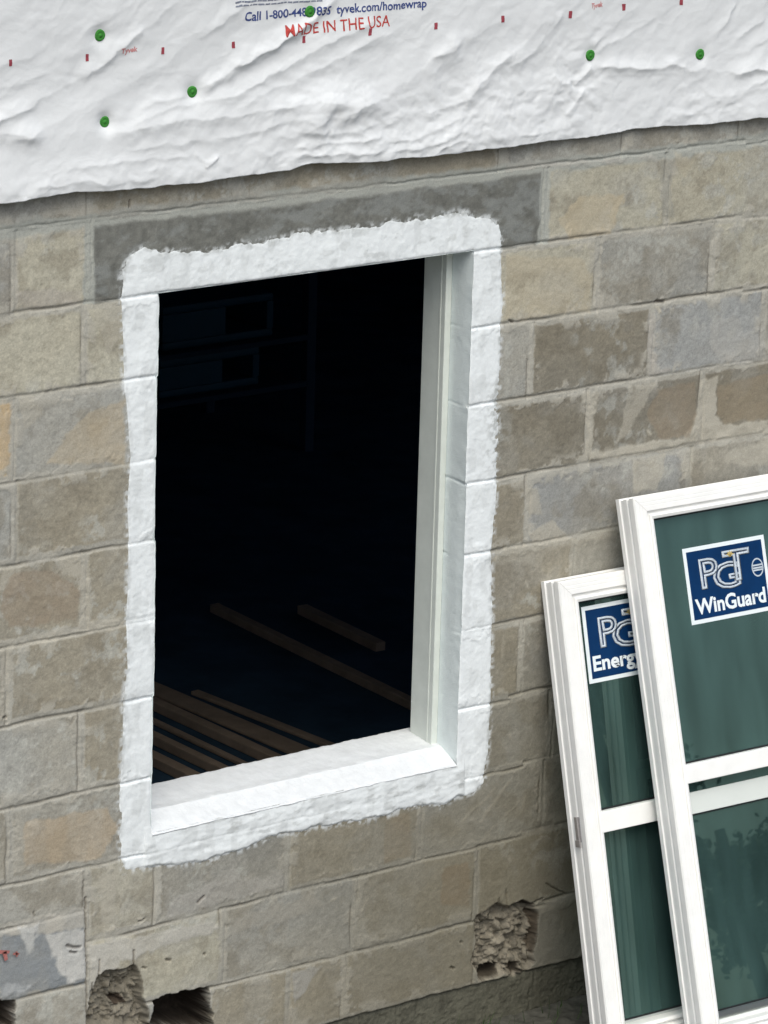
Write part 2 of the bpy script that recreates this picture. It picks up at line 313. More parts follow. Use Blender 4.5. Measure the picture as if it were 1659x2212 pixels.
# --- mortar smears and patches traced on the wall
PX = X+.006*fbm(X, Z, 40, 3, 101)+.004*nhi; PZ = Z+.006*fbm(X, Z, 40, 3, 111)
light = lin(176, 171, 158); smear = [
 (R4([(1370,540),(1440,520),(1430,690),(1480,735),(1659,705),(1659,765),(1320,812),(900,882),(885,855),(1150,805),(1290,790),(1340,720)]), light, .9, .0015),
 (R4([(860,600),(930,590),(910,700),(890,870),(855,885),(880,780)]), light, .8, .001),
 (R4([(1060,565),(1175,545),(1130,640),(1060,760),(1010,800),(1030,700)]), light, .45, .0006),
 (R4([(1080,880),(1220,850),(1200,960),(1180,1010),(1080,1020)]), light, .6, .0006), (R4([(600,990),(660,1000),(690,1120),(620,1120)]), light, .6, .001),
 (R4([(1300,830),(1345,820),(1330,960),(1290,970)]), light, .5, .0005), (R4([(1490,840),(1659,790),(1659,900),(1560,905),(1470,890)]), light, .55, .0006),
 (R4([(1400,300),(1520,250),(1560,330),(1640,300),(1659,440),(1520,470),(1430,440)]), lin(172,170,164), .45, .0005),
 (R4([(1140,240),(1170,240),(1170,500),(1240,480),(1240,505),(1140,520)]), lin(172,168,160), .6, .0008),
 (pp([(1145,1150),(1195,1118),(1238,1168),(1150,1192),(1080,1200),(1090,1180),(1150,1176)]), light, .7, .001),
 (R6([(460,185),(1000,75),(1010,100),(700,170),(680,240),(470,210)]), light, .4, .0005),
 (R5([(0,230),(110,220),(90,260),(70,330),(0,335)]), light, .5, .0006), (R5([(250,210),(380,180),(390,280),(340,290),(270,260)]), light, .6, .0008),
 (R5([(350,290),(395,280),(390,470),(540,450),(540,480),(330,520)]), light, .6, .0008), (R5([(150,545),(270,525),(240,590),(190,610)]), light, .55, .0006),
 (R5([(0,560),(540,465),(540,500),(60,590),(30,900),(0,900)]), light, .45, .0005),
 (R7([(715,625),(760,560),(860,520),(960,450),(1010,435),(1050,485),(1150,470),(1220,425),(1225,515),(1000,570),(720,650)]), lin(166,163,156), .7, .0008),
 (R7([(390,765),(920,665),(945,690),(900,720),(640,790),(520,840),(480,900),(430,900),(400,1000),(385,990)]), lin(184,181,172), .75, .0008),
 (R7([(990,650),(1350,545),(1390,600),(1200,670),(1010,720)]), lin(170,166,156), .55, .0006), (R7([(1265,880),(1400,850),(1320,960),(1270,1010)]), lin(172,170,164), .7, .0006),
 (R7([(1478,820),(1500,812),(1500,1100),(1470,1090)]), light, .7, .001),
 (R7([(430,470),(500,450),(500,660),(430,690)]), light, .5, .0006), (R7([(60,180),(110,170),(110,440),(60,460)]), light, .4, .0004),
 (R3([(400,210),(530,190),(530,330),(470,420),(430,300)]), light, .45, .0005), (R3([(80,620),(130,610),(200,680),(100,760)]), light, .5, .0004),
 (R3([(70,150),(200,140),(360,150),(350,200),(80,235)]), lin(176,170,160), .45, .0004),
 (R1([(410,905),(600,880),(1240,830),(1659,760),(1659,800),(1240,860),(430,950)]), lin(160,158,150), .5, .0006),
 (R2([(520,700),(740,700),(1180,670),(1180,690),(740,720),(530,745)]), lin(170,168,160), .7, .0008), (R2([(1260,660),(1340,700),(1300,760),(1250,720)]), lin(178,170,150), .5, .0004),
 (R2([(760,950),(840,850),(1040,840),(980,1010),(800,1030)]), lin(182,170,146), .6, .0004), (R2([(1200,690),(1260,680),(1240,760),(1250,940),(1200,930)]), lin(150,148,138), .6, .0008),
 (R7([(100,235),(460,170),(510,260),(430,400),(110,420)]), lin(186,166,138), .4, .0), (R3([(380,680),(540,620),(540,900),(200,900),(300,760)]), lin(184,168,140), .4, .0),
 (R3([(0,640),(45,640),(40,900),(0,920)]), lin(192,164,122), .5, 0), (R5([(60,260),(200,250),(350,330),(330,470),(40,500),(0,420)]), lin(150,136,118), .5, -.0004),
 (R4([(1180,570),(1340,540),(1350,650),(1320,780),(1190,790),(1130,680)]), lin(140,129,112), .6, -.0004), (R4([(1440,560),(1659,510),(1659,700),(1480,725),(1440,680)]), lin(142,131,112), .6, -.0004),
 (R8([(0,200),(110,190),(120,370),(0,410)]), lin(152,136,114), .4, 0), (R8([(260,420),(370,400),(370,600),(240,600)]), lin(150,126,100), .4, 0),
 (R7([(0,700),(372,612),(372,940),(290,940),(0,1010)]), lin(138,142,144), .9, .0004), (R7([(0,695),(372,605),(372,690),(200,715),(0,730)]), lin(180,176,166), .8, .0008),
 (R7([(78,690),(165,680),(150,780),(122,806)]), lin(188,188,184), .8, .0008), (R7([(200,720),(372,690),(372,905),(290,938),(240,850)]), lin(190,189,184), .85, .0008),
 (R7([(30,930),(140,935),(130,955),(0,990)]), lin(172,174,174), .6, 0),
 (R4([(530,1),(860,1),(900,90),(890,240),(520,280)]), lin(184,172,148), .35, 0)]
for P, c, a, h in smear:
    s = sst(-.004, .005, poly_sd(PX, PZ, P)+.010*rag1)*min(1, a*1.3)*(.70+.30*np.clip(nmid*2+.6, 0, 1))
    tone = tone*(1-s[..., None])+s[..., None]*np.array(c); relief += h*s
# small trowel streaks and flecks
for a, b, wd, am in [(R8([(420,230)])[0], R8([(540,60)])[0], .007, .5), (R8([(330,240)])[0], R8([(480,90)])[0], .006, .4), (R8([(590,190)])[0], R8([(610,120)])[0], .006, .45), (R8([(420,310)])[0], R8([(600,130)])[0], .004, .35),
                     (R6([(545,960)])[0], R6([(550,985)])[0], .006, .5), (R6([(612,300)])[0], R6([(614,325)])[0], .005, .5), (R6([(520,540)])[0], R6([(515,640)])[0], .008, .35), (R6([(590,520)])[0], R6([(570,660)])[0], .006, .3),
                     (R4([(1180,215)])[0], R4([(1190,240)])[0], .007, .8), (R4([(1135,755)])[0], R4([(1150,770)])[0], .007, .6), (R8([(540,400)])[0], R8([(548,404)])[0], .007, .7),
                     (R7([(600,650)])[0], R7([(615,655)])[0], .007, .8), (R7([(1430,570)])[0], R7([(1450,565)])[0], .006, .6), (R7([(1560,620)])[0], R7([(1590,570)])[0], .005, .6), (R7([(480,705)])[0], R7([(490,690)])[0], .006, .6)]:
    d, t = seg_d(PX, PZ, a, b); s = sst(wd, wd*.3, d)*am; tone = tone*(1-s[..., None])+s[..., None]*np.array(lin(186, 180, 165)); relief += s*.0012
# --- cracks, pits and dark nicks
for a, b, wd in [(R7([(372,560)])[0], R7([(376,1110)])[0], .0022), (R7([(430,830)])[0], R7([(428,930)])[0], .0020), (R7([(578,790)])[0], R7([(578,860)])[0], .0026), (R7([(400,930)])[0], R7([(385,1020)])[0], .002),
                 (R8([(640,585)])[0], R8([(690,562)])[0], .003), (R8([(530,530)])[0], R8([(535,600)])[0], .0022), (R8([(500,570)])[0], R8([(505,600)])[0], .0025), (R8([(700,500)])[0], R8([(790,545)])[0], .0016),
                 (R1([(560,870)])[0], R1([(558,895)])[0], .0035), (R7([(855,580)])[0], R7([(880,555)])[0], .0035), (R7([(615,862)])[0], R7([(628,866)])[0], .003), (R7([(720,830)])[0], R7([(735,832)])[0], .0035), (R7([(880,803)])[0], R7([(886,806)])[0], .0028),
                 (R7([(290,770)])[0], R7([(345,775)])[0], .0045), (R7([(305,795)])[0], R7([(330,798)])[0], .004), (R8([(333,750)])[0], R8([(338,755)])[0], .003), (R8([(290,860)])[0], R8([(305,870)])[0], .003), (R4([(1175,195)])[0], R4([(1210,197)])[0], .0045),
                 (R7([(600,665)])[0], R7([(625,655)])[0], .002), (R4([(540,280)])[0], R4([(560,288)])[0], .003), (R5([(15,888)])[0], R5([(28,892)])[0], .003), (R7([(150,620)])[0], R7([(152,640)])[0], .002)]:
    d, t = seg_d(PX*.5+X*.5, PZ*.5+Z*.5, a, b); s = sst(wd*1.3, wd*.4, d); relief -= .006*s; tone = tone*(1-.55*s[..., None])+.55*s[..., None]*np.array(lin(70, 58, 48))
# --- soil stain with shade painted in, deepening low and to the right
shade_dirt = sst(-.55, -1.75, Z-.25*(X-1.2)*0+.10*nmid+.14*nlo)*sst(-.1, 1.0, X+.1*nlo)*.62
tone = tone*(1-shade_dirt[..., None])+shade_dirt[..., None]*np.array(lin(104, 99, 82))
st10 = (sst(.003, -.004, WZ-lines[10]+.004*nmid)*sst(.2, .45, X))[..., None]; tone = tone*(1-.92*st10)+.92*st10*np.array(lin(88, 87, 76))*(1+.35*nmid+.3*nhi+.2*nfine)[..., None]; relief -= .010*st10[..., 0]*(1+.4*nmid)+.004*st10[..., 0]*np.abs(nhi)
# --- broken holes
rub = .6*(1-2.2*np.abs(fbm(X, Z, 15, 3, 131)))+.7*fbm(X, Z, 24, 4, 133, .6); rub2 = 1-2*np.abs(fbm(X, Z, 60, 3, 137))
hole = np.zeros(X.shape); rubcol = np.array(lin(114, 108, 96))
def cut(P, depth, rough, col=None, soft=.008, ca=.9):
    global relief, tone
    sdp = poly_sd(PX, PZ, P); s = sst(-.002, soft, sdp); s2 = sst(-.0035, .0, sdp); c = np.array(col if col is not None else rubcol)
    relief = relief*(1-s*.5) - s*(depth + rough*(rub*.8+rub2*.5))
    tone = tone*(1-ca*s2[..., None])+ca*s2[..., None]*c*(1+.3*rub2[..., None]+.5*nhi[..., None]+.25*nmid[..., None])
cut(R7([(372,1115),(398,960),(420,900),(455,880),(520,868),(575,850),(600,880),(615,925),(620,990),(640,1060),(660,1130)]), .018, .030)
cut(R7([(500,1000),(540,990),(560,1020),(520,1040)]), .03, .01, lin(60, 50, 42))
cut(R7([(665,1010),(700,985),(800,965),(905,955),(905,1010),(925,1130),(655,1130)]), .150, .003, lin(52, 46, 40), .006, 1.0)
cut(R7([(-40,1010),(65,1003),(66,1130),(-40,1130)]), .12, .004, lin(62, 52, 45), .006)
cut(R8([(400,640),(430,620),(490,590),(560,605),(600,575),(650,600),(665,650),(665,700),(645,760),(650,840),(620,880),(580,900),(520,890),(420,925),(375,840),(402,760),(395,700)]), .014, .028)
cut(R8([(425,915),(440,870),(490,845),(520,860),(500,890),(470,905)]), .055, .01, lin(48, 42, 34), .006)
cut(R8([(560,850),(590,840),(600,880),(570,890)]), .03, .01, lin(52, 46, 38), .006)
cut(R8([(640,620),(668,640),(664,720),(645,800),(638,760),(650,690)]), .022, .01, lin(66, 58, 48), .005)
cut(R8([(540,602),(600,572),(650,590),(600,600)]), .025, .008, lin(46, 40, 33), .005)
# --- paint mask
outline = pp([(262,641),(266,580),(290,548),(320,537),(350,541),(400,545),(460,542),(500,534),(560,524),(620,510),(700,500),(760,491),(820,487),(845,474),(870,478),(905,471),(920,478),(950,466),(985,458),(1010,463),(1030,472),(1060,472),(1075,485),(1083,505),(1083,560),(1086,640),(1081,707),(1080,760),(1077,830),(1075,870),(1077,940),(1073,1040),(1069,1100),(1060,1195),(1062,1260),(1062,1353),(1060,1430),(1060,1515),(1055,1600),(1048,1670),(1045,1695),(1020,1712),(985,1722),(960,1738),(900,1740),(860,1752),(800,1768),(740,1775),(660,1793),(600,1805),(560,1818),(510,1838),(440,1858),(380,1867),(330,1868),(290,1879),(270,1880),(264,1860),(262,1800),(258,1740),(260,1692),(264,1640),(266,1520),(275,1440),(272,1345),(277,1250),(278,1168),(276,1080),(282,985),(275,900),(268,822),(266,730)])
pd = poly_sd(X, Z, outline)
rag = np.where(Z > -.02, .0085, np.where(Z < -1.30, .008, np.where(X > W, .0032, .0018)))
streak = fbm(X*1.0, Z*.28, 60, 3, 151)
pd2 = pd + rag*(.9*fbm(X, Z, 22, 3, 141)+.45*fbm(X, Z, 90, 3, 145)+.5*streak*(Z > 0))
dry = (X > W+.03)*sst(-.30, -.42, Z)*sst(-.64, -.55, Z)+(X > W+.05)*sst(-.2, -.3, Z)*.0
pd2 -= dry*np.clip(.020*(fbm(X, Z, 120, 3, 149)+.25), 0, 1)*sst(.06, .0, pd)
lump = np.maximum(sst(.02, -.03, Z-(zsL+(zsR-zsL)*X/W)), 0)*(X > -.02)*(X < W+.03)       # thick dabs of paint and mortar below the sill
thick = np.clip(pd2*.25, -.004, .0006)
P_extra = .0002*fbm(X, Z, 30, 4, 161) + lump*(.0028*fbm(X*.55+Z*.3, Z*1.5-X*.2, 20, 4, 171)+.0009*fbm(X, Z*1.6, 60, 3, 173)+.004) + .0005*streak
joint_keep = .62
# --- edges of the opening wander course by course
def edge_shift(z, s): 
    k = np.floor(-z/H); return (hsh(k, k*0+s, 9)-.5)*.007 + .0012*fbm(z, z*0+s, 30, 2, s)
inz = sst(.015, -.005, Z)*sst(ZS-.05, ZS+.02, Z)
Xd = X + inz*(edge_shift(Z, 1)*np.exp(-(np.abs(X)/.012)**2) + edge_shift(Z, 2)*np.exp(-(np.abs(X-W)/.012)**2))
# round the arris a little
arr = np.maximum(np.where(Z < 0.004, np.where(Z > ZS-.004, np.maximum(gau(X, .0035), gau(X-W, .0035)), 0), 0), np.where((X > -.003) & (X < W+.003), np.maximum(gau(Z, .0035), 0), 0))
relief -= arr*.0022
def grid_quads(mask_face):
    i = np.arange(NZ*NX).reshape(NZ, NX); q = np.stack([i[:-1, :-1], i[:-1, 1:], i[1:, 1:], i[1:, :-1]], -1)
    return q[mask_face]
xc = (X[:-1, :-1]+X[1:, 1:])/2; zc = (Z[:-1, :-1]+Z[1:, 1:])/2
opening = (xc > 0) & (xc < W) & (zc < 0) & (zc > ZS)
lint_f = (xc > LX0) & (xc < LX1) & (zc > 0) & (zc < H-.010)
V = np.stack([Xd, -relief, Z], -1).reshape(-1, 3)
wash = (sst(-.016, -.001, pd2)*sst(-.15, .35, fbm(X, Z, 95, 3, 511))*.75)[..., None]; tone = tone*(1-wash)+wash*np.array((.72, .75, .76))
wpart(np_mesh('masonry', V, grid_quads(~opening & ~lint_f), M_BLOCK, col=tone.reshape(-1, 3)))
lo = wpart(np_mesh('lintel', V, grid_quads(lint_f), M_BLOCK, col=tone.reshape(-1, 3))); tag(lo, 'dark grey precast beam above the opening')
fillj = sst(.0, .012, lump); rp = relief*(1-.8*fillj) + P_extra*np.clip(pd2/.006, 0, 1) + thick
thin = sst(.012, .0, pd2)*.5*sst(-.2, .4, fbm(X, Z, 80, 3, 501)) + .16*sst(.05, .35, fbm(X*1.0, Z*.5, 40, 4, 503)) + .55*dry*sst(-.1, .35, fbm(X, Z, 90, 3, 507))*sst(.075, .0, pd)
thin = thin + .30*sst(.30, .42, fbm(X*.6, Z*1.6, 34, 4, 521))*(lump > 0) + .22*sst(.30, .45, fbm(X*.8, Z*1.5, 30, 4, 523))*(Z > 0)
thin = np.clip(thin, 0, .8)[..., None]; bodyw = np.array((.83, .865, .875))*(1+.035*streak+.03*nmid)[..., None]
lowg = (lump > 0)[..., None]*.05
ptone = (bodyw*(1-thin)+thin*np.array(lin(150, 152, 148)))*(1-lowg)
VP = np.stack([Xd, -rp, Z], -1).reshape(-1, 3)
pc = (np.maximum.reduce([pd2[:-1, :-1], pd2[1:, 1:], pd2[:-1, 1:], pd2[1:, :-1]]) > -.004)
tag(wpart(np_mesh('painted_border', VP, grid_quads(pc & ~opening), M_PAINTV, col=ptone.reshape(-1, 3))), 'brushed white paint band around the opening')
# --- reveals
def reveal(name, xe, sgn, shift, m):
    zz = np.linspace(ZS-.03, 0.0, 440); yy = np.concatenate([np.linspace(0, .075, 22), np.linspace(.09, .197, 10)])
    Y, Zr = np.meshgrid(yy, zz)
    d = np.full(Y.shape, 9.0)
    for k in range(0, 8):
        dd = Zr+H*k+.002+.002*fbm(Y, Zr, 20, 2, 7); d = np.where(np.abs(dd) < np.abs(d), dd, d)
    r = .0008*fbm(Y, Zr, 40, 4, 3) - .003*gau(d, .003)*sst(-.3, .2, fbm(Y, Zr, 9, 2, 77))
    e = edge_shift(Zr, shift)*np.exp(-(Y/.02)**2)*sst(.0, -.01, Zr)
    Vv = np.stack([xe+e-sgn*0+r*sgn, Y-.0005, Zr], -1).reshape(-1, 3)
    i = np.arange(Y.size).reshape(Y.shape); q = np.stack([i[:-1, :-1], i[:-1, 1:], i[1:, 1:], i[1:, :-1]], -1).reshape(-1, 4)
    return wpart(np_mesh(name, Vv, q, m))
reveal('jamb', W, -1, 2, M_PAINT); reveal('jamb', 0.0, 1, 1, M_PAINT)
bm = bmesh.new(); bx(bm, -.02, W+.02, .003, .196, .0005, .03); wpart(bm_obj('head', bm, M_PAINT))
# boards on the jambs
for x0, x1 in ((W-.0195, W-.0005), (.0005, .0195)):
    bm = bmesh.new(); bx(bm, x0, x1, .082, .176, ZS+.030, -.003, .0025)
    bx(bm, x0-.0015 if x0 > .5 else x1-.002, x0+.002 if x0 > .5 else x1+.0015, .100, .106, ZS+.034, -.006)
    wpart(bm_obj('jamb_board', bm, M_BOARD))
# --- sill
def sill():
    n = 330; xx = np.linspace(.000, W-.0002, n)
    prof = [(.004, -.012), (-.003, -.006), (-.005, -.003), (0, .001), (.01, .006), (.03, .015), (.050, .024), (.060, .030), (.064, .033), (.070, .0335), (.09, .034), (.13, .038), (.17, .041), (.20, .043), (.208, .040), (.21, -.03)]
    P = np.array(prof); t = np.linspace(0, len(P)-1, 64); py = np.interp(t, range(len(P)), P[:, 0]); pzz = np.interp(t, range(len(P)), P[:, 1])
    A, Bx = np.meshgrid(xx, np.arange(64)); Y = py[Bx]; Zz = pzz[Bx]
    base = zsL+(zsR-zsL)*A/W
    Zz = Zz+base+.0016*fbm(A, Y*1.0, 24, 4, 5)+.0010*fbm(A, Y, 80, 3, 8); Y = Y-.0025*fbm(A, Zz, 30, 3, 6)*(Y < .03)+.003*fbm(A, Zz, 60, 3, 16)*(Y > .19)
    Vv = np.stack([A, Y, Zz], -1).reshape(-1, 3); i = np.arange(A.size).reshape(A.shape); q = np.stack([i[:-1, :-1], i[:-1, 1:], i[1:, 1:], i[1:, :-1]], -1).reshape(-1, 4)
    wpart(np_mesh('sill', Vv, q, M_SILL))
sill()
# dabs of thick white filler where sill meets the jambs, each a lump on the sill front
# --- back face of the wall with its opening
bm = bmesh.new()
for (x0, x1, z0, z1) in ((-1.3, -.002, -2.3, 1.2), (W+.002, 3.4, -2.3, 1.2), (-.002, W+.002, .0008, 1.2), (-.002, W+.002, -2.3, ZS-.0)): bx(bm, x0, x1, .1965, .1995, z0, z1)
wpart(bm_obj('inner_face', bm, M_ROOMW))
# ================================================================== ROOM behind the wall
FZ = -1.85
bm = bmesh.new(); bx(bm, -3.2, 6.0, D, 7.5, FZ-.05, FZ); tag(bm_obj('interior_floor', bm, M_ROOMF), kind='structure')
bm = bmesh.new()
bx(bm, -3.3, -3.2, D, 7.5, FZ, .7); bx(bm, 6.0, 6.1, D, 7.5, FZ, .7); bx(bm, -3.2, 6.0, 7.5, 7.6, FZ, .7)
bx(bm, -1.42, -1.3, D, D+.02, FZ, .7); bx(bm, -3.2, -2.7, D, D+.02, FZ, .7); bx(bm, -2.7, -1.42, D, D+.02, FZ, -1.5); bx(bm, -2.7, -1.42, D, D+.02, .1, .7)  # gaps at far left and right: unseen openings added to light the planks
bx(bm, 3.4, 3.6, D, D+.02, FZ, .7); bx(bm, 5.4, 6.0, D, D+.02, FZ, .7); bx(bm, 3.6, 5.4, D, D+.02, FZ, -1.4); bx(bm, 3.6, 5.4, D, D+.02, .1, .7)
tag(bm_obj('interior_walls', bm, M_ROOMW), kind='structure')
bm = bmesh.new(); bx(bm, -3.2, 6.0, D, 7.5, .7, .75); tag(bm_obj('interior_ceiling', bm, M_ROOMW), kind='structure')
def plank(a, b, wpx, hgt, label, z=FZ):
    p = Vector((*pz(*a, z), z)); q = Vector((*pz(*b, z), z)); c = (p+q)/2; L = (q-p).length; ang = math.atan2(q.y-p.y, q.x-p.x)
    bm = bmesh.new(); bx(bm, -L/2, L/2, -wpx/2, wpx/2, 0, hgt, .003)
    o = bm_obj('lumber_plank', bm, M_LUMBER); o.location = (c.x, c.y, z+.002); o.rotation_euler = (0, 0, ang)
    tag(o, label, 'plank', 'lumber lying inside the dark room')
plank((462, 1322), (900, 1536), .034, .028, 'longest pale plank crossing the dark room floor down to the right jamb')
plank((652, 1326), (822, 1408), .038, .030, 'short pale plank, upper right of the ones on the dark floor')
plank((300, 1516), (600, 1656), .036, .03, 'brown plank running down to the white sill in the lower left of the opening')
plank((300, 1478), (700, 1650), .075, .010, 'dim board just above the brown plank by the white sill')
plank((300, 1590), (520, 1696), .030, .03, 'dim narrow plank just below the brown plank by the white sill')
plank((300, 1548), (560, 1672), .022, .012, 'very dim thin board between the brown plank and the narrow plank below it')
plank((420, 1500), (800, 1650), .030, .012, 'very dim thin board between the lower left planks and the long pale plank')
plank((300, 1635), (440, 1704), .040, .03, 'dim plank nearest the lower left corner of the opening')
SHELF = []
for k, (u0, v0, u1, v1) in enumerate(((352, 665, 590, 745), (345, 780, 560, 850))):
    y = 4.2; x0, z0 = pw(u0, v0, y); x1, z1 = pw(u1, v1-20, y); za, zb = min(z0, z1), max(z0, z1); SHELF.append(za)
    bm = bmesh.new(); t = .03
    bx(bm, x0, x1, y, y+.6, za, za+t, .01); bx(bm, x0, x1, y, y+.6, zb-t, zb, .01); bx(bm, x0, x0+.28, y, y+.6, za+t, zb-t, .004); bx(bm, x1-t, x1, y, y+.6, za+t, zb-t, .004)
    o = bm_obj('storage_bin', bm, M_TEAL)
    tag(o, ['upper of two faint teal bins in the dark room', 'lower of two faint teal bins in the dark room'][k], 'bin', 'teal bins inside the dark room')
M_RACK = mat('dark_rack', (.006, .02, .04), rough=.9)
xa, za = pw(352, 850, 4.2); xb, _ = pw(600, 760, 4.2); rack = empty('rack', (xa, 4.5, FZ), label='dark open shelf rack holding two teal bins', cat='rack')
def rpart(nm, *a):
    bm = bmesh.new(); bx(bm, *a, .003); o = bm_obj(nm, bm, M_RACK); o.parent = rack; o.matrix_parent_inverse = Matrix.Translation((-xa, -4.5, -FZ))
zb1 = min(pw(345, 830, 4.2)[1], pw(560, 850-20, 4.2)[1]); 
for zt in SHELF: rpart('shelf', xa-.2, xb+.1, 4.15, 4.85, zt-.022, zt-.001)
for x in (xa-.24, xb+.1):
    for y in (4.15, 4.81): rpart('post', x, x+.04, y, y+.04, FZ+.001, max(SHELF)+.35)
# ================================================================== GROUND
GZ = -2.14
def ground():
    def ax(lo, a, b, hi, st): return np.concatenate([np.linspace(lo, a, 30, endpoint=False), np.arange(a, b, st), np.linspace(b, hi, 30)])
    gx = ax(-60, -.6, 2.4, 60, .008); gy = np.concatenate([np.linspace(-60, -1.0, 40, endpoint=False), np.arange(-1.0, .0, .006), [0.0, .03]])
    A, Bv = np.meshgrid(gx, gy)
    z = GZ + .006*fbm(A, Bv, 9, 4, 3)*(Bv > -.25) + .006*fbm(A, Bv, 45, 4, 4)*(Bv > -.6)+.008*fbm(A, Bv, 1.5, 2, 9)*0
    z = z - .02*sst(-.2, -.35, Bv)*0
    Vv = np.stack([A, Bv, z], -1).reshape(-1, 3); i = np.arange(A.size).reshape(A.shape); q = np.stack([i[:-1, :-1], i[:-1, 1:], i[1:, 1:], i[1:, :-1]], -1).reshape(-1, 4)
    tag(np_mesh('ground', Vv, q, M_DIRT), kind='structure')
ground()
# sparse grass and debris at the foot of the wall
bm = bmesh.new()
for _ in range(90):
    x = random.uniform(.7, 1.45); y = -random.uniform(.01, .12); z = -2.135; h = random.uniform(.008, .035)*(1.5 if .85 < x < 1.0 else .7); a = random.uniform(0, 6.28); l = random.uniform(-.02, .02)
    p = [Vector((x-.0012*math.cos(a), y-.0012*math.sin(a), z)), Vector((x+.0012*math.cos(a), y+.0012*math.sin(a), z)), Vector((x+l, y-.01, z+h+.03))]
    bm.faces.new([bm.verts.new(c) for c in p])
tag(bm_obj('grass', bm, M_GRASS), 'sparse short grass at the foot of the block wall', 'grass', kind='stuff')
# ================================================================== HOUSE WRAP
wrap = empty('house_wrap', (.9, -.01, .2), label='wrinkled white building wrap stapled over the top of the block wall', cat='house wrap')
def hpart(o):
    o.parent = wrap; o.matrix_parent_inverse = Matrix.Translation((-.9, .01, -.2)); return o
edge_px = [(-160,455),(0,437),(90,424),(175,411),(215,412),(250,410),(340,401),(430,392),(530,378),(620,365),(645,357),(665,352),(720,349),(800,348),(829,344),(900,338),(1019,325),(1149,310),(1210,303),(1269,297),(1310,290),(1354,282),(1400,276),(1444,272),(1480,272),(1524,270),(1590,261),(1659,252),(1800,235)]
EP = np.array([pw(*q, y=-.02) for q in edge_px])
def zedge(x): return np.interp(x, EP[:, 0], EP[:, 1])
def Q(u, v): return pw(u, v, -.02)
# folds: (points in photo px, half width m, height m, sharpness side)
FOLDS = [
 ([(-60,300),(60,235),(215,140),(300,78),(395,0)], .016, .010), ([(-60,225),(80,165),(180,100),(290,20)], .014, .006), ([(-40,160),(70,120),(150,70),(215,20)], .012, .005),
 ([(0,330),(120,262),(240,205),(330,150),(420,90),(560,0)], .018, .006), ([(60,62),(170,20)], .010, .004), ([(180,70),(240,40),(300,0)], .010, .005),
 ([(230,262),(300,236),(380,214),(420,202)], .009, .007), ([(270,268),(360,240),(430,222)], .008, .005),
 ([(424,200),(500,160),(575,118),(640,75),(690,35),(740,-10)], .016, .015), ([(440,225),(520,200),(600,160),(720,95),(830,35)], .020, .008), ([(500,240),(640,175),(760,120),(870,60),(960,10)], .022, .006),
 ([(560,255),(660,215),(740,190)], .012, .004), ([(640,290),(740,240),(829,208),(944,125),(1040,70),(1130,20)], .030, .013), ([(900,160),(960,110),(1010,80)], .008, .006),
 ([(990,235),(1030,195),(1090,130),(1150,80),(1200,30)], .022, .010), ([(1100,150),(1180,90),(1225,20)], .016, .006),
 ([(1284,112),(1310,80),(1350,35),(1390,0)], .008, .012), ([(1290,118),(1340,85),(1400,50),(1475,8)], .007, .009), ([(1284,112),(1270,70),(1262,20)], .010, .006),
 ([(1522,118),(1550,85),(1580,40),(1600,0)], .009, .009), ([(1530,125),(1590,90),(1659,35)], .009, .008), ([(1530,118),(1620,110),(1700,60)], .010, .005),
 ([(1282,147),(1350,146),(1450,145),(1520,147),(1600,152),(1720,156)], .013, .022), ([(1300,165),(1400,160),(1500,160)], .009, .004),
 ([(1500,215),(1540,205),(1600,200),(1700,190)], .012, .010), ([(1540,255),(1570,222),(1620,190),(1680,165)], .009, .009), ([(1510,240),(1535,218),(1560,214)], .007, .008), ([(1430,262),(1500,248),(1560,232)], .009, .006),
 ([(1285,140),(1262,170),(1240,185)], .008, .012), ([(1270,190),(1240,230),(1225,255)], .008, .008), ([(1240,185),(1215,185),(1200,160)], .008, .008), ([(1200,150),(1215,110),(1240,95)], .008, .005),
 ([(-60,300),(100,292),(240,280),(420,262),(600,236),(829,215)], .030, .010), ([(240,330),(400,308),(540,285),(620,262),(720,250),(829,232)], .014, .009), ([(120,378),(250,352),(400,336),(430,335)], .010, .007),
 ([(420,335),(445,345),(470,335)], .006, .006), ([(440,360),(455,345),(470,332)], .005, .009), ([(620,320),(700,305),(780,300),(829,290)], .008, .010), ([(620,345),(660,325),(720,330),(790,332),(829,318)], .007, .010), ([(600,300),(640,280),(700,285),(760,275),(829,262)], .008, .008),
 ([(829,255),(900,245),(980,232),(1010,215)], .008, .008), ([(829,330),(900,318),(960,300),(1040,285),(1110,280)], .009, .010), ([(930,322),(1000,310),(1080,300),(1110,285)], .007, .009), ([(1110,290),(1180,285),(1240,275)], .007, .007), ([(829,300),(880,298),(940,275),(1000,262)], .007, .007),
 ([(60,405),(150,398),(190,396),(240,404)], .007, .006), ([(180,404),(260,392),(340,380)], .007, .005), ([(110,155),(300,152),(500,150)], .004, .0012), ([(0,218),(200,220),(500,222),(829,224)], .004, .0012)]
